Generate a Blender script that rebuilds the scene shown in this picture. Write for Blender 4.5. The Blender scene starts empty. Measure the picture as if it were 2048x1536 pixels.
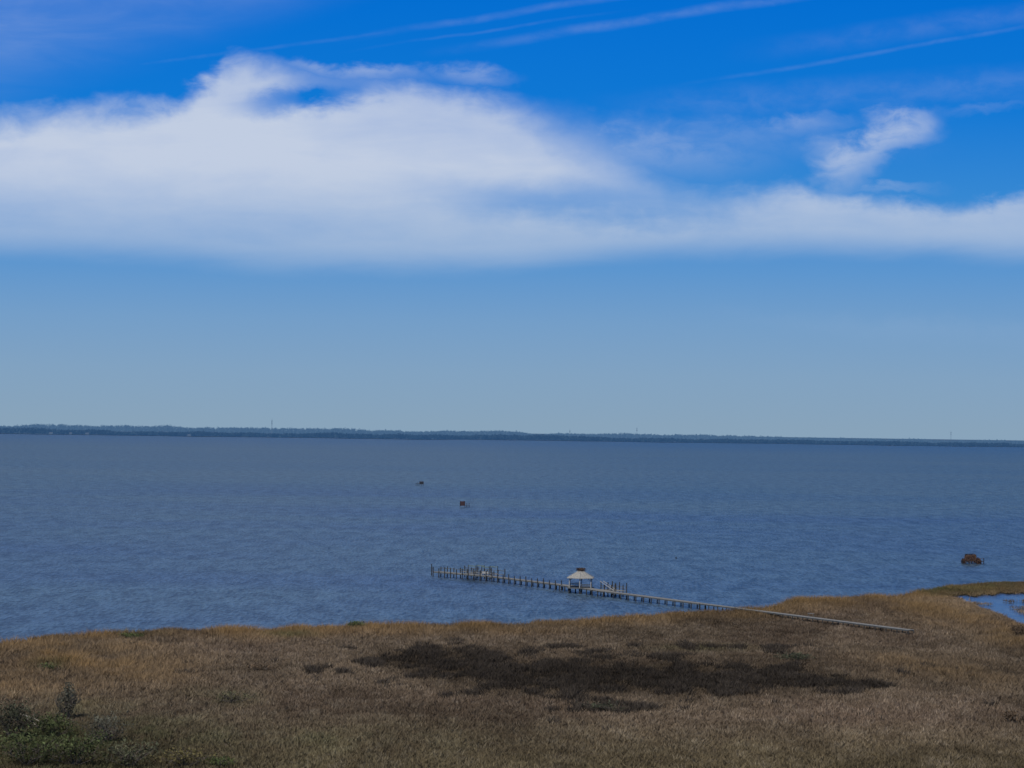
import bpy, math, random
import numpy as np
from mathutils import Vector, Matrix
from mathutils.geometry import tessellate_polygon
random.seed(7); rng = np.random.default_rng(7)
scene = bpy.context.scene
scene.view_settings.view_transform = 'Standard'; scene.view_settings.look = 'None'; scene.view_settings.exposure = 0
col = scene.collection
PI = math.pi
REARTH = 7.4e6
def drop(d): return -d*d/(2*REARTH)

# ------------------------------------------------------------------ camera
F = 5120.0; PITCH = 81/F; ROLL = 0.0137; H = 45.0
cam_data = bpy.data.cameras.new('camera'); cam = bpy.data.objects.new('camera', cam_data); col.objects.link(cam)
cam_data.sensor_width = 36; cam_data.lens = F/2048*36; cam_data.clip_start = 1; cam_data.clip_end = 80000
MR = Matrix.Rotation(PI/2+PITCH, 3, 'X') @ Matrix.Rotation(ROLL, 3, 'Z')
cam.matrix_world = Matrix.Translation((0, 0, H)) @ MR.to_4x4()
scene.camera = cam
def P(px, py, z=0.0):
    """point of the photograph -> point of the world on the level z"""
    d = MR @ Vector(((px-1024)/F, -(py-768)/F, -1))
    t = (z-H)/d.z
    return Vector((d.x*t, d.y*t, z))
MRn = np.array(MR)
def to_px(x, y, z=0.0):
    w = np.stack([x, y, np.zeros_like(x)+z-H], -1) @ MRn
    return 1024+F*w[:, 0]/(-w[:, 2]), 768-F*w[:, 1]/(-w[:, 2])

def s2l(c):
    return tuple(((v/255)/12.92 if v/255 <= .04045 else ((v/255+.055)/1.055)**2.4) for v in c)

# ------------------------------------------------------------------ materials
def mat(name, color, rough=.8, var=.25, scale=3.0, emis=None, spec=.2):
    m = bpy.data.materials.new(name); m.use_nodes = True
    nt = m.node_tree; b = nt.nodes['Principled BSDF']
    n = nt.nodes.new('ShaderNodeTexNoise'); n.inputs['Scale'].default_value = scale; n.inputs['Detail'].default_value = 6
    tc = nt.nodes.new('ShaderNodeTexCoord'); nt.links.new(tc.outputs['Object'], n.inputs['Vector'])
    r = nt.nodes.new('ShaderNodeValToRGB')
    r.color_ramp.elements[0].position = .3; r.color_ramp.elements[1].position = .7
    r.color_ramp.elements[0].color = (*[c*(1-var) for c in color], 1)
    r.color_ramp.elements[1].color = (*[min(1, c*(1+var)) for c in color], 1)
    nt.links.new(n.outputs['Fac'], r.inputs['Fac']); nt.links.new(r.outputs['Color'], b.inputs['Base Color'])
    b.inputs['Roughness'].default_value = rough; b.inputs['Specular IOR Level'].default_value = spec
    if emis:
        b.inputs['Emission Color'].default_value = (*emis, 1); b.inputs['Emission Strength'].default_value = 1
    return m
def attr_mat(name, emis=None, trans=0.0):
    m = bpy.data.materials.new(name); m.use_nodes = True
    nt = m.node_tree; b = nt.nodes['Principled BSDF']
    a = nt.nodes.new('ShaderNodeAttribute'); a.attribute_name = 'tint'
    n = nt.nodes.new('ShaderNodeTexNoise'); n.inputs['Scale'].default_value = .8; n.inputs['Detail'].default_value = 3
    tc = nt.nodes.new('ShaderNodeTexCoord'); nt.links.new(tc.outputs['Object'], n.inputs['Vector'])
    mr = nt.nodes.new('ShaderNodeMapRange'); mr.inputs['To Min'].default_value = .7; mr.inputs['To Max'].default_value = 1.3
    nt.links.new(n.outputs['Fac'], mr.inputs['Value'])
    vm = nt.nodes.new('ShaderNodeVectorMath'); vm.operation = 'SCALE'
    nt.links.new(a.outputs['Color'], vm.inputs[0]); nt.links.new(mr.outputs['Result'], vm.inputs['Scale'])
    nt.links.new(vm.outputs['Vector'], b.inputs['Base Color'])
    b.inputs['Roughness'].default_value = .9; b.inputs['Specular IOR Level'].default_value = .1
    if emis:
        b.inputs['Emission Color'].default_value = (*emis, 1); b.inputs['Emission Strength'].default_value = 1
    return m
M = dict(
    pile=mat('weathered_pile', (.050, .052, .054), var=.4),
    deck=mat('weathered_deck', (.28, .28, .27), var=.2, scale=1.5),
    rail=mat('grey_rail', (.13, .14, .14), var=.25),
    gpost=mat('grey_gazebo_wood', (.18, .19, .20), var=.25),
    white=mat('white_paint', (.40, .41, .41), var=.12),
    roof=mat('pale_shingle', (.35, .345, .325), var=.25, scale=2.5),
    nest=mat('dark_twigs', (.09, .062, .05), var=.5, scale=6),
    dark=mat('dark_wood', (.035, .035, .04), var=.4),
    rust=mat('rusty_brush', (.10, .06, .045), var=.5, scale=2),
    bluedark=mat('hazy_dark_wood', (.04, .045, .06), var=.3),
    redbrown=mat('dull_red_board', (.065, .04, .045), var=.3),
    lift=mat('green_metal', (.16, .22, .2), var=.2),
    bark=mat('grey_bark', (.15, .13, .11), var=.3, scale=8),
    deadwood=mat('bleached_wood', (.38, .34, .28), var=.2, scale=6),
    mast=mat('hazy_steel', (.10, .12, .16), var=.1, emis=(.03, .07, .13)),  # distance haze painted in as blue emission
    farwall=mat('hazy_pale_wall', (.10, .12, .14), var=.1, emis=(.035, .08, .15)),  # wall emission stands in for haze over the sound
    farroof=mat('hazy_roof', (.06, .07, .09), var=.1, emis=(.028, .065, .135)),  # painted haze again, as emission, on house roofs and windows
    leaf=attr_mat('shrub_leaf'), grass=attr_mat('dry_grass'), reed=attr_mat('reed_straw'), rush=attr_mat('rush_stalk'),
    woods=attr_mat('hazy_woods', emis=(.022, .064, .148)), woods2=attr_mat('hazier_woods', emis=(.048, .110, .215)),  # blue emission stands in for airlight, stronger on the woods farther back
)

# ------------------------------------------------------------------ object helpers
def tag(o, label=None, cat=None, group=None, kind=None):
    if label: o['label'] = label
    if cat: o['category'] = cat
    if group: o['group'] = group
    if kind: o['kind'] = kind
    return o
def empty(name, loc, label, cat, group=None):
    o = bpy.data.objects.new(name, None); col.objects.link(o); o.location = loc; o.empty_display_size = 1
    return tag(o, label, cat, group)
class MB:
    def __init__(s, org=(0, 0, 0)): s.v = []; s.f = []; s.o = Vector(org)
    def add(s, vs, fs):
        n = len(s.v); s.v += [Vector(v)-s.o for v in vs]; s.f += [[i+n for i in f] for f in fs]; return s
    def beam(s, a, b, w, h=None, up=Vector((0, 0, 1))):
        h = h or w; a = Vector(a); b = Vector(b); d = (b-a).normalized()
        if abs(d.dot(up)) > .98: up = Vector((0, 1, 0))
        x = d.cross(up).normalized(); y = x.cross(d).normalized()
        vs = [p+x*sx*w/2+y*sy*h/2 for p in (a, b) for sx, sy in ((-1, -1), (1, -1), (1, 1), (-1, 1))]
        return s.add(vs, [(0, 3, 2, 1), (4, 5, 6, 7), (0, 1, 5, 4), (1, 2, 6, 5), (2, 3, 7, 6), (3, 0, 4, 7)])
    def tube(s, a, b, r0, r1=None, n=8):
        r1 = r0 if r1 is None else r1; a = Vector(a); b = Vector(b); d = (b-a).normalized()
        up = Vector((0, 0, 1)) if abs(d.z) < .9 else Vector((0, 1, 0))
        x = d.cross(up).normalized(); y = x.cross(d)
        vs = [p+(x*math.cos(2*PI*i/n)+y*math.sin(2*PI*i/n))*r for p, r in ((a, r0), (b, r1)) for i in range(n)]
        fs = [(i, (i+1) % n, n+(i+1) % n, n+i) for i in range(n)]+[tuple(range(n-1, -1, -1)), tuple(range(n, 2*n))]
        return s.add(vs, fs)
    def build(s, name, m, parent=None):
        me = bpy.data.meshes.new(name); me.from_pydata([tuple(v) for v in s.v], [], s.f); me.materials.append(m)
        o = bpy.data.objects.new(name, me); col.objects.link(o)
        if parent: o.parent = parent
        elif s.o.length > 0: o.location = s.o
        return o
def copy_at(o, loc, parent):
    c = o.copy(); col.objects.link(c); c.parent = parent; c.location = loc; return c
def tri_soup(name, V, C, m, parent=None):
    """V (n,3,3) triangles, C (n,3) or (n,3,3) colours"""
    n = len(V); me = bpy.data.meshes.new(name)
    me.vertices.add(3*n); me.vertices.foreach_set('co', V.reshape(-1).astype(np.float32))
    me.loops.add(3*n); me.loops.foreach_set('vertex_index', np.arange(3*n, dtype=np.int32))
    me.polygons.add(n); me.polygons.foreach_set('loop_start', np.arange(0, 3*n, 3, dtype=np.int32))
    me.update(calc_edges=True)
    if C.ndim == 2: C = np.repeat(C[:, None, :], 3, 1)
    a = me.attributes.new('tint', 'FLOAT_COLOR', 'POINT')
    cc = np.ones((3*n, 4), np.float32); cc[:, :3] = C.reshape(-1, 3); a.data.foreach_set('color', cc.reshape(-1))
    me.materials.append(m)
    o = bpy.data.objects.new(name, me); col.objects.link(o)
    if parent: o.parent = parent
    return o
def vnoise(x, y, seed=0):
    """smooth value noise 0..1"""
    xi = np.floor(x).astype(np.int64); yi = np.floor(y).astype(np.int64); fx = x-xi; fy = y-yi
    fx = fx*fx*(3-2*fx); fy = fy*fy*(3-2*fy)
    def h(i, j):
        n = (i*374761393+j*668265263+seed*2147483647) & 0xffffffff
        n = ((n ^ (n >> 13))*1274126177) & 0xffffffff
        return ((n ^ (n >> 16)) & 0xffff)/65535.0
    return (h(xi, yi)*(1-fx)+h(xi+1, yi)*fx)*(1-fy)+(h(xi, yi+1)*(1-fx)+h(xi+1, yi+1)*fx)*fy
def fbm(x, y, seed=0, o=4):
    s = 0; a = .5; t = 0
    for k in range(o):
        s = s+a*vnoise(x*2**k, y*2**k, seed+k*17); t += a; a *= .55
    return s/t

# ------------------------------------------------------------------ node expression helper
class E:
    def __init__(s, nt): s.nt = nt
    def sock(s, inp, v):
        if isinstance(v, (int, float)): inp.default_value = v
        else: s.nt.links.new(v, inp)
    def m(s, op, a, b=0.0, c=0.0, clamp=False):
        n = s.nt.nodes.new('ShaderNodeMath'); n.operation = op; n.use_clamp = clamp
        s.sock(n.inputs[0], a); s.sock(n.inputs[1], b); s.sock(n.inputs[2], c); return n.outputs[0]
    def add(s, a, b): return s.m('ADD', a, b)
    def sub(s, a, b): return s.m('SUBTRACT', a, b)
    def mul(s, a, b): return s.m('MULTIPLY', a, b)
    def mad(s, a, b, c): return s.m('MULTIPLY_ADD', a, b, c)
    def ss(s, v, lo, hi, t0=0.0, t1=1.0):
        n = s.nt.nodes.new('ShaderNodeMapRange'); n.interpolation_type = 'SMOOTHSTEP'
        s.sock(n.inputs['Value'], v); s.sock(n.inputs['From Min'], lo); s.sock(n.inputs['From Max'], hi)
        n.inputs['To Min'].default_value = t0; n.inputs['To Max'].default_value = t1; return n.outputs['Result']
    def vec(s, x, y, z=0.0):
        n = s.nt.nodes.new('ShaderNodeCombineXYZ'); s.sock(n.inputs[0], x); s.sock(n.inputs[1], y); s.sock(n.inputs[2], z); return n.outputs[0]
    def noise(s, v, scale, detail=6, rough=.55, dist=0.0):
        n = s.nt.nodes.new('ShaderNodeTexNoise'); s.nt.links.new(v, n.inputs['Vector'])
        n.inputs['Scale'].default_value = scale; n.inputs['Detail'].default_value = detail
        n.inputs['Roughness'].default_value = rough; n.inputs['Distortion'].default_value = dist; return n.outputs['Fac']
    def curve(s, t, pts):
        n = s.nt.nodes.new('ShaderNodeFloatCurve'); c = n.mapping.curves[0]
        c.points[0].location = pts[0]; c.points[1].location = pts[-1]
        for p in pts[1:-1]: c.points.new(*p)
        n.mapping.update(); s.sock(n.inputs['Value'], t); return n.outputs['Value']
    def blob(s, X, Y, cx, cy, rx, ry, rot=0.0):
        dx = s.sub(X, cx); dy = s.sub(Y, cy); c, sn = math.cos(rot), math.sin(rot)
        a = s.add(s.mul(dx, c/rx), s.mul(dy, sn/rx)); b = s.add(s.mul(dx, -sn/ry), s.mul(dy, c/ry))
        return s.ss(s.m('SQRT', s.add(s.mul(a, a), s.mul(b, b))), 1.4, 0.0)
    def mixc(s, f, a, b):
        n = s.nt.nodes.new('ShaderNodeMix'); n.data_type = 'RGBA'; s.sock(n.inputs['Factor'], f)
        for i, v in ((6, a), (7, b)):
            if isinstance(v, tuple): n.inputs[i].default_value = (*v, 1)
            else: s.nt.links.new(v, n.inputs[i])
        return n.outputs[2]

# ------------------------------------------------------------------ sky and sun
SUN_EL = math.radians(48); SUN_AZ = math.radians(205)     # compass angle measured from +Y clockwise: behind and to the left
w = bpy.data.worlds.new('World'); scene.world = w; w.use_nodes = True
nt = w.node_tree; nt.nodes.clear(); e = E(nt)
out = nt.nodes.new('ShaderNodeOutputWorld')
sky = nt.nodes.new('ShaderNodeTexSky'); sky.sky_type = 'NISHITA'; sky.sun_disc = False
sky.sun_elevation = SUN_EL; sky.sun_rotation = SUN_AZ; sky.altitude = 45
bg1 = nt.nodes.new('ShaderNodeBackground'); bg1.inputs['Strength'].default_value = .05
nt.links.new(sky.outputs[0], bg1.inputs['Color'])
tc = nt.nodes.new('ShaderNodeTexCoord'); sep = nt.nodes.new('ShaderNodeSeparateXYZ'); nt.links.new(tc.outputs['Generated'], sep.inputs[0])
dx, dy, dz = sep.outputs
yy = e.m('MAXIMUM', dy, .05)
u = e.m('DIVIDE', dx, yy); v = e.m('DIVIDE', dz, yy)
vp = e.sub(v, PITCH)
X0 = e.mad(e.add(u, e.mul(vp, ROLL)), F/1000, 1.024)
Y0 = e.mad(e.sub(vp, e.mul(u, ROLL)), -F/1000, .768)
ramp = nt.nodes.new('ShaderNodeValToRGB'); cr = ramp.color_ramp
stops = [(0, (136, 163, 186)), (.02, (129, 162, 193)), (.04, (116, 158, 200)), (.06, (94, 150, 206)), (.09, (54, 136, 211)), (.125, (16, 120, 212)), (.166, (4, 110, 209)), (.2, (4, 102, 200))]
el = e.m('DIVIDE', dz, e.m('SQRT', e.sub(1.0, e.mul(dz, dz))))
for i, (p, c) in enumerate(stops):
    if i == 0: q = cr.elements[0]; q.position = 0
    elif i == len(stops)-1: q = cr.elements[-1]; q.position = 1
    else: q = cr.elements.new(p/.2)
    q.color = (*s2l(c), 1)
nt.links.new(e.mul(el, 5.0), ramp.inputs['Fac'])
# clouds, laid on the sky as directions (tangent units)
base = e.vec(X0, Y0)
n1 = e.noise(base, 4.0, 4, .6); n2 = e.noise(e.vec(e.add(X0, 7.3), Y0), 3.3, 5, .6); n3 = e.noise(e.vec(X0, e.mul(Y0, 4.5)), 3.0, 5, .58, .4)
nf = e.noise(e.vec(X0, e.mul(Y0, 1.8), 3.0), 13.0, 5, .6, .3)
X = e.add(X0, e.add(e.mul(e.sub(n1, .5), .16), e.mul(e.sub(nf, .5), .05))); Y = e.add(Y0, e.add(e.mul(e.sub(n2, .5), .07), e.mul(e.sub(nf, .5), .06)))
t = e.m('DIVIDE', e.add(X0, .2), 2.5)
tn = e.m('DIVIDE', e.add(X, .2), 2.5)
def pts(l): return [((x+.2)/2.5, y) for x, y in l]
top = e.curve(tn, pts([(-.2, .225), (0, .215), (.15, .205), (.28, .200), (.36, .178), (.42, .135), (.47, .105), (.53, .112), (.58, .135), (.70, .147), (.80, .162), (.92, .178), (1.03, .192), (1.12, .225), (1.22, .262), (1.31, .315), (1.36, .355), (1.45, .372), (1.60, .368), (1.70, .392), (1.85, .405), (1.96, .408), (2.05, .385), (2.3, .37)]))
bot = e.curve(t, pts([(-.2, .500), (0, .508), (.3, .518), (.55, .534), (.8, .541), (1.0, .540), (1.2, .524), (1.4, .508), (1.6, .506), (1.8, .512), (2.05, .520), (2.3, .52)]))
wtop = e.curve(t, pts([(-.2, .08), (.1, .07), (.4, .05), (.6, .06), (1.0, .06), (1.2, .15), (1.35, .10), (1.6, .05), (2.3, .05)]))
a1 = e.ss(e.m('DIVIDE', e.sub(Y, top), wtop), -.35, 1.1)
a2 = e.ss(e.sub(bot, e.add(Y0, e.mul(e.sub(n3, .5), .05))), -.022, .055)
body = e.mul(a1, a2)
dens = e.mad(e.sub(n3, .5), .46, .78)
dens = e.add(dens, e.mul(e.sub(nf, .5), .14))
dens = e.add(dens, e.mul(e.blob(X0, Y0, .40, .30, .85, .13, .08), .24))
dens = e.sub(dens, e.mul(e.blob(X0, Y0, .15, .46, .8, .07), .14))
dens = e.sub(dens, e.mul(e.blob(X, Y, 1.18, .405, .36, .05, .08), .50))
dens = e.sub(dens, e.mul(e.blob(X, Y, 1.40, .335, .22, .05, .1), .6))
dens = e.sub(dens, e.mul(e.blob(X, Y, .62, .194, .16, .036, -.10), .85))
dens = e.m('MULTIPLY', dens, 1.0, clamp=True)
cl = e.mul(body, dens)
wn = e.ss(nf, .25, .68, .35, .95)
def wisp(cx, cy, rx, ry, rot, k):
    return e.mul(e.mul(e.blob(X, Y, cx, cy, rx, ry, rot), k), wn)
tuft = wisp(1.80, .246, .065, .038, .3, .62)
for a in [(1.755, .283, .12, .036, -.5, .62), (1.69, .34, .10, .045, -.7, .52), (1.65, .29, .05, .045, .0, .28)]:
    q_ = wisp(*a); tuft = e.sub(e.add(tuft, q_), e.mul(tuft, q_))
cl = e.m('MAXIMUM', cl, tuft)
for a in [(.94, .152, .095, .022, .05, .36), (1.60, .247, .13, .026, -.1, .30), (1.74, .38, .12, .012, .0, .25), (1.40, .27, .38, .05, .05, .18), (1.95, .215, .14, .014, -.08, .12), (1.85, .66, .4, .03, .08, .08), (1.25, .30, .3, .07, .05, .35), (.70, .145, .18, .018, .1, .5)]:
    cl = e.m('MAXIMUM', cl, wisp(*a))
veil = e.mul(e.ss(e.add(Y0, e.mul(X0, .33)), .26, .02), e.mul(e.ss(n3, .3, .75, .35, 1), .26))
# long thin ice trails crossing the upper sky
Yt = e.add(Y0, e.mul(e.sub(n2, .5), .02)); tk = e.ss(nf, .3, .7, .25, 1.0)
def trail(x0, y0, x1, y1, wd, k):
    m_ = (y1-y0)/(x1-x0)
    dd = e.m('ABSOLUTE', e.sub(Yt, e.mad(X0, m_, y0-m_*x0)))
    lim = e.mul(e.ss(X0, x0-.08, x0+.3), e.ss(X0, x1+.25, x1-.05))
    return e.mul(e.mul(e.ss(dd, wd, 0.0), lim), e.mul(tk, k))
tr = veil
for a in [(.18, .14, .72, .07, .006, .05), (.72, .072, 1.25, -.012, .011, .10), (.74, .094, 1.05, .048, .005, .06), (.89, .100, 1.55, -.004, .015, .11), (1.36, .170, 2.1, .045, .007, .07), (1.5, .10, 2.1, .02, .035, .07), (1.2, .22, 2.1, .16, .05, .09)]:
    tr = e.m('MAXIMUM', tr, trail(*a))
alpha = e.m('MAXIMUM', cl, tr)
front = e.ss(dy, .3, .7)
alpha = e.mul(alpha, front)
shade = e.ss(Y0, .30, .52)
ccol = e.mixc(shade, s2l((193, 205, 226)), s2l((168, 189, 217)))
skyc = e.mixc(alpha, ramp.outputs['Color'], ccol)
bg2 = nt.nodes.new('ShaderNodeBackground'); nt.links.new(skyc, bg2.inputs['Color']); bg2.inputs['Strength'].default_value = 1
mx = nt.nodes.new('ShaderNodeMixShader')
nt.links.new(e.ss(el, .19, .45), mx.inputs[0]); nt.links.new(bg2.outputs[0], mx.inputs[1]); nt.links.new(bg1.outputs[0], mx.inputs[2])
nt.links.new(mx.outputs[0], out.inputs['Surface'])

sd = bpy.data.lights.new('sun', 'SUN'); sun = bpy.data.objects.new('sun', sd); col.objects.link(sun)
sd.energy = 2.4; sd.angle = math.radians(.5); sd.color = (1, .93, .81)
sv = Vector((math.sin(SUN_AZ)*math.cos(SUN_EL), math.cos(SUN_AZ)*math.cos(SUN_EL), math.sin(SUN_EL)))
sun.rotation_euler = sv.to_track_quat('Z', 'Y').to_euler(); sun.location = (0, -50, 120)

# ------------------------------------------------------------------ water
def water_mat(name, deep, rough, bump, calm=False):
    m = bpy.data.materials.new(name); m.use_nodes = True; nt = m.node_tree; x = E(nt); b = nt.nodes['Principled BSDF']
    g = nt.nodes.new('ShaderNodeNewGeometry'); s_ = nt.nodes.new('ShaderNodeSeparateXYZ'); nt.links.new(g.outputs['Position'], s_.inputs[0])
    wx, wy = s_.outputs[0], s_.outputs[1]
    rip = x.noise(x.vec(x.mul(wx, .95), x.mul(wy, .20)), 1.0, 2, .6, .3)
    swell = x.noise(x.vec(x.mul(wx, .16), x.mul(wy, .04)), 1.0, 4, .7)
    patch = x.noise(x.vec(x.mul(wx, .0014), x.mul(wy, .0032)), 1.0, 4, .55, .5)
    patch2 = x.noise(x.vec(x.mul(wx, .010), x.mul(wy, .008)), 1.0, 4, .6, .3)
    f = x.ss(x.add(x.mul(patch, .75), x.mul(patch2, .25)), .38, .62)
    c = x.mixc(f, deep[0], deep[1])
    if not calm:
        wob = x.add(wy, x.mul(x.sub(patch, .5), 1400.0))                       # wind lanes with uneven borders
        c = x.mixc(x.ss(wob, 1150.0, 1750.0), c, x.mixc(f, deep[2], deep[3]))
        c = x.mixc(x.ss(wy, 3800.0, 6800.0), c, deep[4])
    rr = x.ss(x.add(x.mul(rip, .5), x.mul(swell, .5)), .36, .64, .42, 1.62)
    vm = nt.nodes.new('ShaderNodeVectorMath'); vm.operation = 'SCALE'; nt.links.new(c, vm.inputs[0]); nt.links.new(rr, vm.inputs['Scale'])
    nt.links.new(vm.outputs[0], b.inputs['Base Color'])
    b.inputs['Roughness'].default_value = rough; b.inputs['IOR'].default_value = 1.33
    bp = nt.nodes.new('ShaderNodeBump'); bp.inputs['Strength'].default_value = 1; bp.inputs['Distance'].default_value = bump
    nt.links.new(x.add(rip, x.mul(swell, 1.5)), bp.inputs['Height']); nt.links.new(bp.outputs[0], b.inputs['Normal'])
    return m
Wm = water_mat('sound_water', ((.060, .106, .190), (.082, .138, .190), (.078, .135, .180), (.095, .150, .182), (.058, .122, .205)), .35, .8)
Wp = water_mat('still_water', ((.03, .05, .09), (.09, .11, .14)), .2, .25, True)
def ring_sheet(name, r0, r1, n, seg, zoff, m, a0=0.0, a1=2*PI, inner=None):
    rs = np.geomspace(r0, r1, n); vs = []; fs = []; full = abs(a1-a0-2*PI) < 1e-6; k = seg if full else seg+1
    for i, r in enumerate(rs):
        for j in range(k):
            a = a0+(a1-a0)*j/seg; q = r
            if inner and i == 0: q = inner(a)
            vs.append((q*math.sin(a), q*math.cos(a), drop(q)+zoff))
    for i in range(n-1):
        for j in range(seg):
            j2 = (j+1) % k; fs.append((i*k+j, (i)*k+j2, (i+1)*k+j2, (i+1)*k+j))
    if full and not inner: fs.append(tuple(range(k)))
    me = bpy.data.meshes.new(name); me.from_pydata(vs, [], [f[::-1] for f in fs]); me.materials.append(m)
    for p in me.polygons: p.use_smooth = True
    o = bpy.data.objects.new(name, me); col.objects.link(o); tag(o, kind='structure'); return o
ring_sheet('water', 100, 40000, 60, 160, 0, Wm)

# far land: a low sheet beyond the sound that reaches the horizon
farland = mat('hazy_far_ground', (.04, .05, .05), var=.2, scale=.01, emis=(.026, .070, .155))  # blue emission paints the distance haze onto the ground
def shore_r(a):
    px = 1024+F*math.tan(a)
    r = 7700 if px < 860 else 7700+min(1, (px-860)/60)*330
    r += 70*math.sin(px*.013)+40*math.sin(px*.041+1)
    return r/max(.2, math.cos(a))
ring_sheet('far_shore', 8200, 32000, 30, 240, 1.2, farland, -.45, .45, shore_r)

# ------------------------------------------------------------------ marsh ground
shore_sil = [(-900, 1330), (-300, 1300), (0, 1278), (100, 1263), (250, 1256), (330, 1248), (500, 1250), (700, 1243), (800, 1240), (1000, 1238), (1150, 1232), (1300, 1222), (1400, 1213), (1480, 1211), (1550, 1204), (1572, 1193), (1640, 1187), (1800, 1182), (1850, 1172), (1950, 1163), (2048, 1157), (2500, 1135)]
SX = np.array([p[0] for p in shore_sil]); SY = np.array([p[1] for p in shore_sil])
def sil(px): return np.interp(px, SX, SY)
outer = []
for px in range(-900, 2501, 25):
    j = 2.2*math.sin(px*.05)+1.8*math.sin(px*.131+2)+1.3*math.sin(px*.29)
    lift = 15 if px < 1840 else 15-8*min(1, (px-1840)/60)
    outer.append(P(px, float(sil(px))+lift+j*.6, .25))
inner_pond = [(2500, 1158), (2200, 1174), (2080, 1182), (2048, 1186), (2036, 1182), (2020, 1187), (2000, 1184), (1985, 1190), (1968, 1186), (1950, 1193), (1930, 1188), (1905, 1192), (1880, 1190), (1893, 1196), (1925, 1199), (1918, 1203), (1945, 1209), (1950, 1215), (1975, 1221), (1985, 1227), (2008, 1233), (2020, 1242), (2048, 1254), (2200, 1290), (2500, 1370)]
poly = [(p.x, p.y) for p in outer]+[(lambda q: (q.x, q.y))(P(a, b, .25)) for a, b in inner_pond]
poly += [(900, 150), (900, -300), (-900, -300), (-900, 150)]
v3 = [Vector((x, y, .25)) for x, y in poly]
soil = mat('marsh_soil', (.120, .094, .067), var=.4, scale=.25)
tris = tessellate_polygon([v3])
me = bpy.data.meshes.new('marsh_ground'); me.from_pydata([tuple(q) for q in v3], [], [tuple(q) for q in tris]); me.materials.append(soil)
g = bpy.data.objects.new('marsh_ground', me); col.objects.link(g); tag(g, kind='structure')
pp = [(1870, 1190), (2600, 1120), (2600, 1400), (2048, 1262), (1900, 1215)]
pv = [tuple(P(a, b, .05)) for a, b in pp]
me = bpy.data.meshes.new('pond_water'); me.from_pydata(pv, [], [(0, 4, 3, 2, 1)]); me.materials.append(Wp)
g = bpy.data.objects.new('pond_water', me); col.objects.link(g); tag(g, kind='structure')

PX = np.array([p[0] for p in poly]); PY = np.array([p[1] for p in poly])
def inside(x, y):
    r = np.zeros(len(x), bool); n = len(PX); j = n-1
    for i in range(n):
        c = ((PY[i] > y) != (PY[j] > y)); d = (PX[j]-PX[i])*(y-PY[i])/((PY[j]-PY[i]) or 1e-9)+PX[i]
        r ^= c & (x < d); j = i
    return r
# ------------------------------------------------------------------ marsh vegetation
N = 390000
yv = np.sqrt(rng.uniform(305**2, 780**2, N)); xv = rng.uniform(-.232, .232, N)*yv
ins = inside(xv, yv)
# sparse stalks standing in the shallow edge of the pond
pxa, pya = to_px(xv, yv, .25)
edge = (~ins) & (pxa > 1870) & (pya > 1180) & (pya < 1255) & (fbm(xv*.25, yv*.08, 41) > .70) & (rng.random(N) < .3)
k = ins | edge; xv = xv[k]; yv = yv[k]
px, py = to_px(xv, yv, .25)
e_ = py-sil(px)-14
big = fbm(xv*.035, yv*.02, 3); mid = fbm(xv*.12, yv*.05, 9); fine = fbm(xv*.6, yv*.2, 21)
broad = fbm(xv*.018, yv*.012, 77, 3); clump = fbm(xv*.28, yv*.12, 55, 4)
def pblob(cx, cy, rx, ry, rot=0.0):
    a = (px-cx)*math.cos(rot)+(py-cy)*math.sin(rot); b = -(px-cx)*math.sin(rot)+(py-cy)*math.cos(rot)
    return np.clip(1.4-np.sqrt((a/rx)**2+(b/ry)**2), 0, 1.4)
wob = (mid-.5)*1.5+(fine-.5)*1.3+(big-.5)*.2
rnd = rng.random(len(px))-.5
# the long dark band: a centre line with a half-thickness, both varying along its length
cx_ = np.interp(px, [720, 800, 900, 1050, 1250, 1450, 1600, 1760], [1326, 1326, 1336, 1350, 1360, 1364, 1362, 1376])
ht_ = np.interp(px, [705, 770, 850, 1000, 1200, 1400, 1550, 1680, 1790], [0, 16, 29, 36, 38, 31, 26, 19, 0])
darkf = np.where(ht_ > .5, 1.45-np.abs(py-cx_)/np.maximum(ht_, .5), 0)
darkf = np.clip(darkf, 0, 1.15)
halo = np.zeros_like(px)
for a in [(1200, 1360, 620, 85, .03), (560, 1345, 200, 30, 0), (1850, 1350, 120, 30, 0), (1430, 1298, 300, 14, 0), (1000, 1298, 250, 12, 0), (1590, 1316, 80, 12, .1)]:
    halo = np.maximum(halo, np.clip(pblob(*a), 0, 1))
isdark = (darkf+(clump-.5)*2.6+(mid-.5)*1.5+(fine-.5)*.8+rnd*.45) > .64
isdark &= darkf > 0
isdark |= (halo*.44+(mid-.5)*1.0+(clump-.5)*1.0+(fine-.5)*.8+rnd*.15) > .68
golden = np.clip(1.2-e_/(22+22*(big-.5)), 0, 1)*np.clip(.8+(mid-.5)*2, .4, 1)
golden = np.maximum(golden, .90*pblob(110, 1335, 280, 66)*np.clip(.5+wob, 0, 1.2))
golden = np.maximum(golden, .75*pblob(1900, 1345, 200, 28, .1)*np.clip(.5+wob, 0, 1.1))
golden = np.maximum(golden, .85*pblob(1850, 1225, 240, 30, .2)*np.clip(.55+wob, 0, 1.2))
golden = np.maximum(golden, .85*pblob(2010, 1270, 90, 30, .3)*np.clip(.6+wob, 0, 1.2))
golden = np.clip(golden, 0, 1)
isreed = (golden+(fine-.5)*.5 > .45) & ~isdark
green = np.zeros_like(px)
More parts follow.
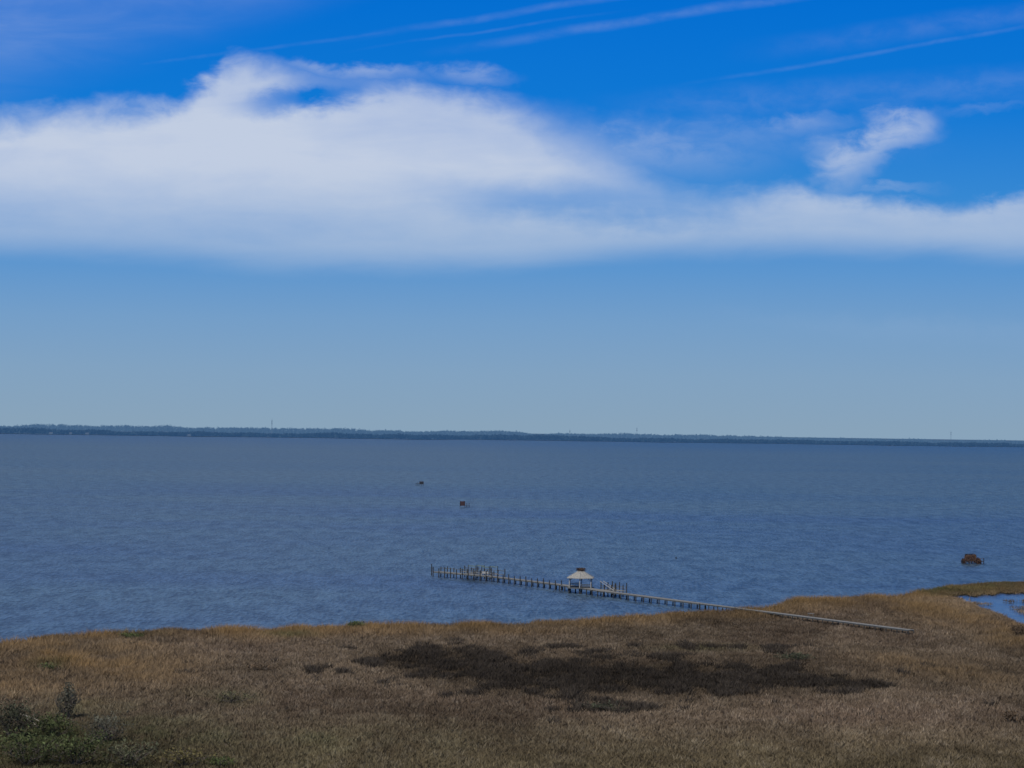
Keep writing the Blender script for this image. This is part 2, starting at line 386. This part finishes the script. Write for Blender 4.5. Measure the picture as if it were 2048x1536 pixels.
for a, s_ in [((150, 1500, 350, 85), 1.0), ((430, 1400, 110, 22), .5), ((95, 1336, 40, 10), .8), ((270, 1270, 60, 7), .8), ((700, 1250, 70, 7), .9), ((580, 1275, 60, 5), .6), ((1400, 1298, 120, 9), .55), ((1330, 1335, 60, 6), .4), ((650, 1480, 500, 60), .35), ((1890, 1184, 90, 10), .9), ((1990, 1172, 100, 14), .9), ((1350, 1500, 500, 40), .15)]:
    green = np.maximum(green, s_*pblob(*a)*np.clip(.55+wob, 0, 1.3))
green = np.clip(green, 0, 1)
brown = np.array([.198, .152, .107]); gold = np.array([.245, .160, .073]); pale = np.array([.39, .33, .255]); grn = np.array([.085, .095, .042]); olive = np.array([.180, .150, .082]); darkc = np.array([.048, .040, .033])
red = np.array([.150, .109, .080])
def lerp(a, b, f): return a+(b-a)*f[:, None]
C = lerp(np.repeat(brown[None], len(px), 0), red, np.clip((big-.42)*3, 0, 1)*.7)
C = lerp(C, olive, np.clip((py-1440)/110, 0, 1)*.8)
C = lerp(C, pale, np.clip((fine-.48)*4, 0, 1)*.38*(rng.random(len(px)) < .5))
C = lerp(C, gold, golden)
C = lerp(C, grn, green)
# the grass that shows between the rushes is duller than elsewhere
C = C*(1-.38*np.clip(darkf*1.2, 0, 1))[:, None]
C[isdark] = darkc*(1+1.2*(clump[isdark]-.5))[:, None]
C *= (1+(broad-.5)*1.0+(mid-.5)*.9+(clump-.5)*.4+(fine-.5)*.4+(rng.random(len(px))-.5)*.3)[:, None]
hgt = .38+.45*fine+.2*(rng.random(len(px))-.5)
hgt = hgt+golden*1.2
hgt[isdark] = .4+1.1*clump[isdark]
hgt[(px > 1850) & (py < 1200)] *= .6
def blades(sel, nb, wd, name, m, spread=.45):
    x = np.repeat(xv[sel], nb); y = np.repeat(yv[sel], nb); h = np.repeat(hgt[sel], nb); c = np.repeat(C[sel], nb, 0); n = len(x)
    x = x+rng.normal(0, spread, n); y = y+rng.normal(0, spread, n)
    h = h*rng.uniform(.55, 1.2, n); a = rng.uniform(0, PI, n); ww = wd*rng.uniform(.6, 1.5, n)
    lx = rng.normal(.10, .6, n)*h; ly = rng.normal(0, .65, n)*h
    V = np.empty((n, 3, 3)); z0 = .2
    V[:, 0] = np.stack([x-np.cos(a)*ww, y-np.sin(a)*ww, np.full(n, z0)], -1)
    V[:, 1] = np.stack([x+np.cos(a)*ww, y+np.sin(a)*ww, np.full(n, z0)], -1)
    V[:, 2] = np.stack([x+lx, y+ly, z0+h], -1)
    c = c*rng.uniform(.75, 1.25, n)[:, None]
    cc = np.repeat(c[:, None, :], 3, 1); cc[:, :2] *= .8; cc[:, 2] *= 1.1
    return tri_soup(name, V, cc, m)
sg = ~isdark & ~isreed
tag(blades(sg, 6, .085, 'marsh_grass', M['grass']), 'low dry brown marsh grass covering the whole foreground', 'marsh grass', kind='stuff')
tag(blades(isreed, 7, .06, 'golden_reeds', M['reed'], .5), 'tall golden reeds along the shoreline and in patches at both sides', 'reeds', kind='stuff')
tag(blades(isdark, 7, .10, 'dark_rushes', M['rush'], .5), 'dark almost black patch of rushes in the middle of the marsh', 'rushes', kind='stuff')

# ------------------------------------------------------------------ shrubs
def shrub(px_, py_, wpx, hpx, color, label, name='shrub', group=None, leafy=1.0, conical=False):
    p = P(px_, py_, .25); sc = p.y/F; r = wpx*sc/2; h = hpx*sc
    root = empty(name, p, label, 'shrub', group)
    st = MB(); tips = []
    for i in range(15):
        a = rng.uniform(0, 2*PI); q = rng.uniform(.2, 1.1); tp = Vector((math.cos(a)*r*q, math.sin(a)*r*q, h*rng.uniform(.45, 1.0)*(1-.35*q)))
        mdl = tp*.5+Vector((rng.normal(0, .1*r), rng.normal(0, .1*r), .05*h))
        st.tube((0, 0, 0), mdl, .05, .035, 5); st.tube(mdl, tp, .035, .02, 5); tips += [mdl, tp]
        for _ in range(4):
            s0 = mdl.lerp(tp, rng.uniform(0, .8)); s1 = s0+Vector((rng.normal(0, .3*r), rng.normal(0, .3*r), rng.uniform(.15, .45)*h)); st.tube(s0, s1, .03, .018, 4); tips.append(s1)
    st.build('stem', M['bark'], root)
    n = int(850*leafy*max(.4, min(2.5, r*h/4)))
    t_ = np.array([tuple(q) for q in tips]); ctr = t_[rng.integers(0, len(t_), n)]
    c0 = ctr+rng.normal(0, 1, (n, 3))*np.array([.17*r, .17*r, .10*h])
    c0[:, 2] = np.clip(c0[:, 2], .05, h*1.1)
    if conical: c0[:, :2] *= (1.15-.9*np.clip(c0[:, 2:3]/h, 0, 1))
    s = .12; V = c0[:, None, :]+rng.normal(0, s, (n, 3, 3))
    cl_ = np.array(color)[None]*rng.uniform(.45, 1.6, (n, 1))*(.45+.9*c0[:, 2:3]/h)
    tri_soup('foliage', V, cl_, M['leaf'], root)
    return root
G1 = (.075, .092, .040); G2 = (.082, .102, .040); GR = (.105, .105, .080); BR = (.12, .085, .056); DK = (.055, .061, .040)
shrub(138, 1438, 66, 66, GR, 'grey green twiggy shrub with pointed top above the lower left bushes', leafy=.6, conical=True)
shrub(20, 1478, 100, 74, DK, 'dark green shrub cut by the left edge behind the bleached branches', leafy=.9)
shrub(52, 1532, 125, 68, G1, 'green bush at the bottom left corner of the marsh')
shrub(150, 1532, 120, 60, G1, 'rounded green bush right of the corner bush', leafy=.9)
shrub(212, 1486, 90, 56, GR, 'small grey green shrub with thin stems below the pointed one', leafy=.5)
shrub(102, 1476, 90, 44, G1, 'low leafy shrub between the pointed shrub and the corner bush', leafy=.8)
shrub(262, 1536, 110, 50, (.095, .10, .06), 'olive bush with thin twigs at the bottom edge, left of the yellowish one', leafy=.6)
shrub(368, 1534, 90, 34, (.13, .112, .05), 'yellowish low bush at the bottom edge of the marsh', leafy=.6)
shrub(440, 1536, 60, 20, G2, 'small bright green bush right of the yellowish low bush')
shrub(96, 1343, 44, 16, G2, 'low green bush alone among golden reeds at left', leafy=.6)
shrub(470, 1408, 80, 22, (.10, .095, .055), 'low dull green shrub standing in brown grass left of the dark patch', leafy=.5)
shrub(712, 1262, 44, 18, G2, 'little green shrub at the shoreline reeds left of the pier')
shrub(262, 1280, 46, 14, G2, 'low green shrub at the shoreline near the left side')
shrub(2036, 1275, 40, 26, BR, 'reddish brown shrub at the right edge below the pond')
shrub(2030, 1448, 50, 24, BR, 'brown shrub at the right edge in the lower marsh')
shrub(1210, 1424, 80, 18, DK, 'dark scrubby bush just below the middle of the dark patch', leafy=.5)
shrub(524, 1344, 60, 15, BR, 'low dark brown shrub left of the dark patch', leafy=.7)
shrub(1590, 1322, 70, 15, DK, 'low dark scrub above the right end of the dark patch')

# bleached fallen branches lower left
for a, b, lab in (((40, 1428), (88, 1446), 'pale bleached log lying beside the dark shrub at left'), ((52, 1437), (74, 1452), 'short pale branch lying under the bleached log')):
    p0 = P(*a, 1.5); p1 = P(*b, 1.2); mb = MB(p0); md = p0.lerp(p1, .5)+Vector((0, 0, .12))
    mb.tube(p0, md, .07, .08, 7); mb.tube(md, p1, .08, .05, 7); mb.tube(md, md+Vector((.3, .2, .5)), .04, .015, 5); mb.tube(p0.lerp(p1, .3), p0.lerp(p1, .3)+Vector((-.2, .1, .45)), .035, .012, 5)
    tag(mb.build('fallen_log', M['deadwood']), lab, 'log')

# ------------------------------------------------------------------ pier
ZD = 1.5
A, B, Cc, D, Ee, G = P(874, 1143, ZD), P(980, 1152, ZD), P(1130, 1170, ZD), P(1218, 1183, ZD), P(1405, 1207, ZD), P(1822, 1260, ZD)
pier = empty('pier', (A.x, A.y, 0), 'long weathered grey wooden pier reaching out into the sound on dark piles', 'pier')
O = Vector((A.x, A.y, 0))
def strip(mb, a, b, w_, th=.10, z=0.0, plank=.3):
    a = Vector(a)+Vector((0, 0, z)); b = Vector(b)+Vector((0, 0, z)); L = (b-a).length; n = max(1, int(L/plank)); d = (b-a)/n
    for i in range(n): mb.beam(a+d*(i+.04), a+d*(i+.96), w_*random.uniform(.97, 1.03), th)
def side(a, b):
    d = (b-a).normalized(); return Vector((-d.y, d.x, 0))
mb = MB(O); strip(mb, A, B, 2.6); mb.build('deck', M['deck'], pier)
mb = MB(O); strip(mb, B, Cc, 2.0); mb.build('deck', M['deck'], pier)
mb = MB(O); strip(mb, D, Ee, 2.0); mb.build('deck', M['deck'], pier)
mb = MB(O); strip(mb, Cc, D, 3.0, z=-.012); mb.build('deck', M['deck'], pier)
for (a, b, w_) in ((A, B, 2.6), (B, Cc, 2.0), (Cc, D, 3.0), (D, Ee, 2.0)):
    s = side(a, b)
    for k_ in (-1, 1):
        MB(O).beam(a+s*k_*(w_/2-.1)-Vector((0, 0, .19)), b+s*k_*(w_/2-.1)-Vector((0, 0, .19)), .10, .26).build('joist', M['rail'], pier)
# a side finger of the pier head, parallel and a little farther out
sAB = side(A, B); dAB = (B-A).normalized()
A2 = A+sAB*7+dAB*3; B2 = B+sAB*7-dAB*3
mb = MB(O); strip(mb, A2, B2, 1.8); mb.build('deck', M['deck'], pier)
mb = MB(O); strip(mb, A+dAB*12+sAB*1.3, A+dAB*12+sAB*6.1, 1.8); mb.build('deck', M['deck'], pier)
def pile_master(h, r=.15):
    mb = MB(); mb.tube((0, 0, -1), (0, 0, h), r*1.1, r, 9); mb.tube((0, 0, h), (0, 0, h+.12), r, .04, 9); return mb
masters = {}
def pile(p, h, parent, org, name='pile'):
    loc = Vector((p.x, p.y, 0))-org; key = (name, round(h, 1))
    if key not in masters: masters[key] = pile_master(h).build(name, M['pile'], parent); masters[key].location = loc; return masters[key]
    return copy_at(masters[key], loc, parent)
def row(a, b, off, step, hfun, skip=0):
    L = (b-a).length; n = int(L/step); s = side(a, b); d = (b-a)/n
    for j in range(skip, n+1): pile(a+d*j+s*off, hfun(j), pier, O)
row(A, B, -1.45, 2.6, lambda j: [2.9, 2.6, 3.0][j % 3]); row(A, B, 1.45, 2.9, lambda j: [2.8, 3.0][j % 2])
row(A2, B2, 1.05, 3.0, lambda j: [3.1, 2.7][j % 2])
row(B, Cc, -1.15, 3.15, lambda j: [2.5, 2.7, 2.3][j % 3], 1); row(B, Cc, 1.15, 3.15, lambda j: 1.4, 1)
row(Cc, D, -1.65, 3.2, lambda j: 1.4)
row(D, Ee, -.9, 3.6, lambda j: 1.4, 1); row(D, Ee, .9, 3.6, lambda j: 1.4, 1)
pile(P(863, 1151, 0), 3.3, pier, O)
# stringers and braces of the head
for (a, b) in ((A, B), (A2, B2)):
    s = side(a, b)
    MB(O).beam(a+s*1.3+Vector((0, 0, 1.05)), b+s*1.3+Vector((0, 0, 1.05)), .09, .14).build('handrail', M['rail'], pier)
MB(O).beam(A-dAB*2.0-Vector((0, 0, .1)), A+Vector((0, 0, -.1)), .35, .12).build('crossbeam', M['rail'], pier)

# boat lifts by the pier head
def boat_lift(t_, off, label):
    c = A.lerp(B, t_)+sAB*off; o0 = Vector((c.x, c.y, 0)); r = empty('boat_lift', o0, label, 'boat lift')
    ps = [c+dAB*sx*1.7+sAB*sy*1.6 for sx in (-1, 1) for sy in (-1, 1)]
    for q in ps: MB(o0).tube((q.x, q.y, -1), (q.x, q.y, 4.0), .12, .10, 8).build('post', M['pile'], r)
    for k_ in (0, 1): MB(o0).beam(Vector((ps[k_].x, ps[k_].y, 3.75)), Vector((ps[k_+2].x, ps[k_+2].y, 3.75)), .14, .24).build('top_beam', M['lift'], r)
    for k_ in (0, 2): MB(o0).beam(Vector((ps[k_].x, ps[k_].y, 1.9)), Vector((ps[k_+1].x, ps[k_+1].y, 1.9)), .14, .22).build('cradle', M['white'], r)
boat_lift(.55, 3.9, 'boat lift with four tall posts and green beams, middle of the pier head')
boat_lift(.80, 3.9, 'boat lift with four tall posts nearest the walkway bend of the pier')
# bench on the head
c = A.lerp(B, .88)+sAB*.3; o0 = Vector((c.x, c.y, ZD+.05)); bn = empty('bench', o0, 'white wooden bench on the pier head beside the walkway bend', 'bench')
MB(o0).beam(o0-dAB*1.4+Vector((0, 0, .45)), o0+dAB*1.4+Vector((0, 0, .45)), .5, .07).build('seat', M['white'], bn)
MB(o0).beam(o0-dAB*1.4+sAB*.28+Vector((0, 0, .8)), o0+dAB*1.4+sAB*.28+Vector((0, 0, .8)), .06, .45).build('backrest', M['white'], bn)
for k_ in (-1, 1): MB(o0).beam(o0+dAB*k_*1.2, o0+dAB*k_*1.2+Vector((0, 0, .41)), .45, .08).build('leg', M['white'], bn)

# ------------------------------------------------------------------ gazebo
gc = P(1161, 1175, ZD); gd = (D-Cc).normalized(); gs = side(Cc, D)
go = Vector((gc.x, gc.y, 0)); gz = empty('gazebo', go, 'open gazebo with pale hipped roof standing on the pier', 'gazebo')
Z = Vector((0, 0, 1)); NS = 6; ang0 = math.atan2(gd.y, gd.x)+PI/6
def hexp(r, z, k_, c=gc): a = ang0+2*PI*k_/NS; return Vector((c.x+math.cos(a)*r, c.y+math.sin(a)*r, z))
mb = MB(go)
vs = [hexp(4.1, ZD+.06, k_) for k_ in range(NS)]+[hexp(4.1, ZD-.16, k_) for k_ in range(NS)]
mb.add(vs, [tuple(range(NS)), tuple(range(2*NS-1, NS-1, -1))]+[(k_, k_+NS, (k_+1) % NS+NS, (k_+1) % NS) for k_ in range(NS)])
mb.build('platform', M['rail'], gz)
for k_ in range(NS):
    q = hexp(3.35, 0, k_); MB(go).tube((q.x, q.y, -1), (q.x, q.y, ZD-.16), .22, .20, 8).build('pile', M['pile'], gz)
    MB(go).beam((q.x, q.y, ZD+.06), (q.x, q.y, 4.25), .22, .22).build('post', M['white'], gz)
for k_ in range(NS):
    a_ = hexp(3.35, 0, k_); b_ = hexp(3.35, 0, (k_+1) % NS); a1_ = a_.lerp(b_, .05); b1_ = a_.lerp(b_, .95)
    MB(go).beam(a_.lerp(b_, .035)+Z*4.1, a_.lerp(b_, .965)+Z*4.1, .12, .22).build('header_beam', M['gpost'], gz)
    if k_ in (1, 4) : continue
    rl = MB(go)
    rl.beam(a1_+Z*2.5, b1_+Z*2.5, .12, .12); rl.beam(a1_+Z*1.75, b1_+Z*1.75, .10, .10)
    for j in range(1, 10): rl.beam(a1_.lerp(b1_, j/10)+Z*1.8, a1_.lerp(b1_, j/10)+Z*2.44, .12, .08)
    rl.build('railing', M['rail'], gz)
    for s_ in (0, 1):
        q0, q1 = (a_, b_) if s_ == 0 else (b_, a_)
        MB(go).beam(q0+Z*3.3, q0.lerp(q1, .25)+Z*4.0, .09, .11).build('brace', M['gpost'], gz)
mb = MB(go); rings = [(4.1, 4.15), (3.0, 4.7), (1.8, 5.35), (.7, 6.0)]
vs = []
for r_, z_ in rings: vs += [hexp(r_, z_, k_) for k_ in range(NS)]
fs = [(i_*NS+k_, i_*NS+(k_+1) % NS, (i_+1)*NS+(k_+1) % NS, (i_+1)*NS+k_) for i_ in range(3) for k_ in range(NS)]
vs += [hexp(4.1, 4.05, k_) for k_ in range(NS)]
fs += [(k_+4*NS, (k_+1) % NS+4*NS, (k_+1) % NS, k_) for k_ in range(NS)]+[tuple(range(5*NS-1, 4*NS-1, -1)), tuple(range(3*NS, 4*NS))]
mb.add(vs, fs); rf = mb.build('roof', M['roof'], gz)
for k_ in range(NS):
    MB(go).beam(hexp(4.05, 4.24, k_), hexp(.7, 6.06, k_), .12, .06).build('hip_cap', M['white'], rf)
# twig nest on the roof top
nr = random.Random(4); no = Vector((gc.x, gc.y, 6.0)); mb = MB(no)
for _ in range(150):
    a = nr.uniform(0, 2*PI); r_ = nr.uniform(.3, 1.0); z_ = nr.uniform(.02, .65)
    p0 = no+Vector((math.cos(a)*r_, math.sin(a)*r_, z_)); a += nr.uniform(1.0, 2.2); p1 = p0+Vector((math.cos(a)*.9, math.sin(a)*.9, nr.uniform(-.12, .22)))
    mb.tube(p0, p1, .05, .02, 4)
mb.tube(no+Z*.02, no+Z*.5, .65, .9, 10)
tag(mb.build('twig_nest', M['nest']), 'dark brown heap of twigs on the peak of the gazebo roof', 'nest')

# landing right of the gazebo with rails, tall posts and sloping stair rails
lo = P(1203, 1182, 0); lo.z = 0; ld = empty('landing', lo, 'wooden landing with tall posts and sloping white rails right of the gazebo', 'landing')
l0 = P(1189, 1179, ZD); l1 = P(1217, 1183, ZD)
c0 = l0+gs*3.6; c1 = l1+gs*3.6
mb = MB(lo); strip(mb, c0, c1, 3.8, z=.02); mb.build('deck', M['deck'], ld)
for j in range(5):
    for o_ in (1.9, 5.3):
        q = l0.lerp(l1, j/4)+gs*o_; MB(lo).tube((q.x, q.y, -1), (q.x, q.y, 3.1+.6*((j+int(o_)) % 2)), .15, .13, 8).build('post', M['pile'], ld)
for o_ in (1.9, 5.3):
    for zz in (1.0, .55): MB(lo).beam(l0+gs*(o_+.17)+Z*zz, l1+gs*(o_+.17)+Z*zz, .09, .14).build('handrail', M['gpost'], ld)
MB(lo).beam(l0+gs*1.6+Z*2.2, l1+gs*1.6+Z*.2, .12, .16).build('stair_rail', M['white'], ld)
MB(lo).beam(l0+gs*2.6+Z*2.2, l1+gs*2.6+Z*.2, .12, .16).build('stair_rail', M['white'], ld)

# ------------------------------------------------------------------ boardwalk over the marsh
bo = Vector((Ee.x, Ee.y, 0)); bw = empty('boardwalk', bo, 'narrow pale boardwalk running through the brown marsh to the pier', 'boardwalk')
mb = MB(bo); E2 = Ee+(G-Ee)*.003
ZB = .0
strip(mb, E2+Z*ZB, G+Z*ZB, 1.6); mb.build('deck', M['deck'], bw)
s = side(Ee, G)
for k_ in (-1, 1): MB(bo).beam(E2+s*k_*.68+Z*(ZB-.17), G+s*k_*.68+Z*(ZB-.17), .10, .22).build('joist', M['rail'], bw)
n = int((G-Ee).length/4)
pm = None
for j in range(n+1):
    for k_ in (-1, 1):
        q = Ee.lerp(G, j/n)+s*k_*.74
        if pm is None: pm = MB(); pm.tube((0, 0, -.5), (0, 0, 1.4), .13, .12, 8); pm = pm.build('post', M['pile'], bw); pm.location = Vector((q.x, q.y, 0))-bo
        else: copy_at(pm, Vector((q.x, q.y, 0))-bo, bw)
q = P(1622, 1227, 1.9); bq = Vector((q.x, q.y, 1.2)); bench = empty('bench', bq, 'small wooden bench beside the boardwalk in the marsh', 'bench')
dG = (G-Ee).normalized()
MB(bq).beam(bq-dG*1.1+Z*.7, bq+dG*1.1+Z*.7, .45, .08).build('seat', M['deck'], bench)
for k_ in (-1, 1): MB(bq).beam(bq+dG*k_*.9-Z*.95, bq+dG*k_*.9+Z*.66, .1, .4).build('leg', M['rail'], bench)

# ------------------------------------------------------------------ hunting blinds standing in the water
def blind_box(mbs, c, wx, wy, z0, z1, m, root, o0, name='hut'):
    b_ = MB(o0)
    t_ = .06; n_ = max(4, int(wx/.35))
    for sy in (-1, 1):
        for i_ in range(n_):
            x_ = c.x-wx/2+(i_+.5)*wx/n_; b_.beam((x_, c.y+sy*wy/2, z0), (x_, c.y+sy*wy/2, z1+random.uniform(-.12, .12)), wx/n_*.92, t_, up=Vector((0, 1, 0)))
    for sx in (-1, 1):
        for i_ in range(5):
            y_ = c.y-wy/2+(i_+.5)*wy/5; b_.beam((c.x+sx*(wx/2-.04), y_, z0), (c.x+sx*(wx/2-.04), y_, z1+random.uniform(-.12, .12)), t_, wy/5*.9, up=Vector((0, 1, 0)))
    return b_.build(name, m, root)
# farthest
c = P(843, 971, 0); r = empty('duck_blind', c, 'farthest and smallest dark duck blind with bare posts on its left', 'duck blind')
blind_box(None, c, 3.0, 2.2, .9, 2.9, M['bluedark'], r, c)
for dx_ in (-1.2, 0, 1.2): MB(c).tube(c+Vector((dx_, -1.2, -1)), c+Vector((dx_, -1.2, 3.0)), .13, .12, 6).build('post', M['bluedark'], r)
for dx_ in (-4.0, -3.1, -2.3): MB(c).tube(c+Vector((dx_, 0, -1)), c+Vector((dx_, 0, 2.2-.3*abs(dx_+3.1))), .15, .12, 6).build('post', M['bluedark'], r)
MB(c).beam(c+Vector((-4.2, 0, 1.2)), c+Vector((-1.5, 0, 1.2)), .3, .2).build('crossbeam', M['bluedark'], r)
# second
c = P(925, 1014, 0); r = empty('duck_blind', c, 'tall boxy reddish duck blind with two posts at its right, second farthest out', 'duck blind')
blind_box(None, c, 2.5, 2.2, .7, 3.1, M['redbrown'], r, c)
for dx_ in (-1.3, 1.3): MB(c).tube(c+Vector((dx_, -1.2, -1)), c+Vector((dx_, -1.2, 3.3)), .14, .12, 6).build('post', M['bluedark'], r)
for dx_ in (2.3, 3.6): MB(c).tube(c+Vector((dx_, 0, -1)), c+Vector((dx_, 0, 2.3)), .16, .13, 6).build('post', M['redbrown'], r)
MB(c).beam(c+Vector((-1.5, 0, .75)), c+Vector((3.7, 0, .75)), .6, .15).build('platform', M['bluedark'], r)
# nearest, covered with brush
c = P(1943, 1127, 0); r = empty('duck_blind', c, 'large rust brown duck blind covered in brush, near the right edge of the water', 'duck blind')
bb = blind_box(None, c+Vector((-.4, 0, 0)), 3.4, 2.6, .8, 3.0, M['rust'], r, c)
MB(c).beam(c+Vector((-2.1, 0, 3.15)), c+Vector((.7, 0, 3.25)), 2.2, .1).build('roof', M['dark'], bb)
MB(c).beam(c+Vector((-3.4, 0, .8)), c+Vector((3.8, 0, .8)), 2.8, .14).build('platform', M['dark'], r)
for dx_ in (-3.2, -1.1, 1.3, 3.0, 3.9): MB(c).tube(c+Vector((dx_, -1.3, -1)), c+Vector((dx_, -1.3, 1.2 if abs(dx_) < 3.1 else 1.9)), .15, .13, 6).build('post', M['dark'], r)
MB(c).beam(c+Vector((1.6, -1.2, 1.8)), c+Vector((3.9, -1.2, 1.8)), .08, .1).build('handrail', M['rust'], r)
n = 2600; bx = np.stack([rng.uniform(-3.2, 3.0, n), rng.uniform(-1.7, 1.7, n), np.zeros(n)], -1)
hm = np.where(np.abs(bx[:, 0]+.4) < 1.9, 3.0, 1.9)*(1-.10*np.abs(bx[:, 0])); bx[:, 2] = rng.uniform(.1, 1, n)*hm
inn = (np.abs(bx[:, 0]+.4) < 1.6) & (np.abs(bx[:, 1]) < 1.2) & (bx[:, 2] < 2.6); bx = bx[~inn]; n = len(bx)
V = bx[:, None, :]+rng.normal(0, 1, (n, 3, 3))*np.array([.09, .09, .32])
tri_soup('brush', V, np.array([.105, .064, .050])*rng.uniform(.4, 1.6, (n, 1)), M['leaf'], r)
# lone marker
c = P(1352, 1117, 0); tag(MB(c).tube(c-Z*1, c+Z*.5, .22, .16, 8).tube(c+Z*.5, c+Z*.62, .16, .05, 8).build('mooring_stub', M['dark']), 'tiny dark stub poking out of open water above the gazebo to its right', 'marker post')

# ------------------------------------------------------------------ far shore woods, masts, houses
def woods(name, n, rfun, dspan, hmin, hmax, color, m, kind_label, seed, k_=34, a0=-.25, a1=.25):
    g_ = np.random.default_rng(seed); a = g_.uniform(a0, a1, n); pxs = 1024+F*np.tan(a)
    rr = np.array([rfun(q) for q in a])+g_.uniform(5, dspan, n)
    hh = (hmin+(hmax-hmin)*fbm(pxs*.012, pxs*0+seed, seed, 5))*np.interp(pxs, [0, 860, 1200, 2048], [1.15, 1.0, .88, .52])+g_.normal(0, 1.0, n)
    x = rr*np.sin(a); y = rr*np.cos(a); z = -rr**2/(2*REARTH)+1
    w_ = g_.uniform(4, 9, n)
    cx = np.repeat(np.stack([x, y, z], -1), k_, 0); H_ = np.repeat(hh, k_); W_ = np.repeat(w_, k_)
    d = g_.normal(0, 1, (n*k_, 3)); d /= np.linalg.norm(d, axis=1)[:, None]; d *= g_.uniform(.4, 1, (n*k_, 1))
    c_ = cx+np.stack([d[:, 0]*W_, d[:, 1]*W_, H_*.52+d[:, 2]*H_*.45], -1)
    V = c_[:, None, :]+g_.normal(0, 1, (n*k_, 3, 3))*2.0
    cc = np.array(color)[None]*np.repeat(g_.uniform(.5, 1.5, n), k_)[:, None]*g_.uniform(.7, 1.3, (n*k_, 1))
    return tag(tri_soup(name, V, cc, m), kind_label, 'woods', kind='stuff')
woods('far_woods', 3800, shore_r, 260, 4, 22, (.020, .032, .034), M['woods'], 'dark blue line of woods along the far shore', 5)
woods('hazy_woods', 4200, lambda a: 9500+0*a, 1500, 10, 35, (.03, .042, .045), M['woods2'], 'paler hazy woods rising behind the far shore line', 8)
def far_point(px_, dist):
    d = MR @ Vector(((px_-1024)/F, 0, -1)); d.z = 0; d.normalize(); d *= dist; return Vector((d.x, d.y, drop(dist)+1.2))
def mast(px_, dist, h, label, w_=1.6):
    b_ = far_point(px_, dist); r_ = empty('radio_mast', b_, label, 'radio mast')
    m_ = MB(b_)
    for s_ in range(3):
        a = s_*2*PI/3; o_ = Vector((math.cos(a), math.sin(a), 0))*w_*.5; m_.beam(b_+o_, b_+o_*.6+Z*h, .5, .5)
    for j in range(int(h/8)):
        z_ = j*8
        for s_ in range(3):
            a = s_*2*PI/3; a2 = a+2*PI/3; m_.beam(b_+Vector((math.cos(a), math.sin(a), 0))*w_*.5+Z*z_, b_+Vector((math.cos(a2), math.sin(a2), 0))*w_*.5+Z*(z_+7), .25, .25)
    m_.build('lattice', M['mast'], r_)
    MB(b_).tube(b_+Z*h, b_+Z*(h+6), .35, .15, 6).build('antenna', M['mast'], r_)
    for z_ in (.93, .8): MB(b_).tube(b_+Z*h*z_, b_+Z*(h*z_+2.5), 1.6, 1.6, 8).build('dish_ring', M['mast'], r_)
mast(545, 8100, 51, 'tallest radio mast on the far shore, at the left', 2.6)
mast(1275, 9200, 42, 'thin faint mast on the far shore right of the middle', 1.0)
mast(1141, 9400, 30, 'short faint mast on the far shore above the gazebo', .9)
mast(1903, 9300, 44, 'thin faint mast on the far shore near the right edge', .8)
def house(px_, w_, h_, label, wallm=None):
    a = math.atan((px_-1024)/F); b_ = far_point(px_, shore_r(a)-12); b_.z += .3
    r_ = empty('house', b_, label, 'house'); dpt = 8
    m_ = MB(b_); X_ = Vector((1, 0, 0)); Y_ = Vector((0, 1, 0))
    m_.add([b_+X_*sx*w_/2+Y_*sy*dpt/2+Z*z_ for z_ in (0, h_) for sx, sy in ((-1, -1), (1, -1), (1, 1), (-1, 1))], [(0, 1, 5, 4), (1, 2, 6, 5), (2, 3, 7, 6), (3, 0, 4, 7), (3, 2, 1, 0)])
    m_.build('wall', M['farwall'], r_)
    m_ = MB(b_); o_ = w_/2+.6; q_ = dpt/2+.6
    m_.add([b_+X_*-o_-Y_*q_+Z*h_, b_+X_*o_-Y_*q_+Z*h_, b_+X_*o_+Y_*q_+Z*h_, b_-X_*o_+Y_*q_+Z*h_, b_-X_*o_*.8+Z*(h_+2.8), b_+X_*o_*.8+Z*(h_+2.8)], [(0, 1, 5, 4), (2, 3, 4, 5), (1, 2, 5), (3, 0, 4), (3, 2, 1, 0)])
    m_.build('roof', M['farroof'], r_)
    for sx in (-.28, .05, .3):
        MB(b_).beam(b_+X_*(sx*w_-.7)-Y_*(dpt/2+.03)+Z*h_*.55, b_+X_*(sx*w_+.7)-Y_*(dpt/2+.03)+Z*h_*.55, .06, 1.4).build('window', M['farroof'], r_)
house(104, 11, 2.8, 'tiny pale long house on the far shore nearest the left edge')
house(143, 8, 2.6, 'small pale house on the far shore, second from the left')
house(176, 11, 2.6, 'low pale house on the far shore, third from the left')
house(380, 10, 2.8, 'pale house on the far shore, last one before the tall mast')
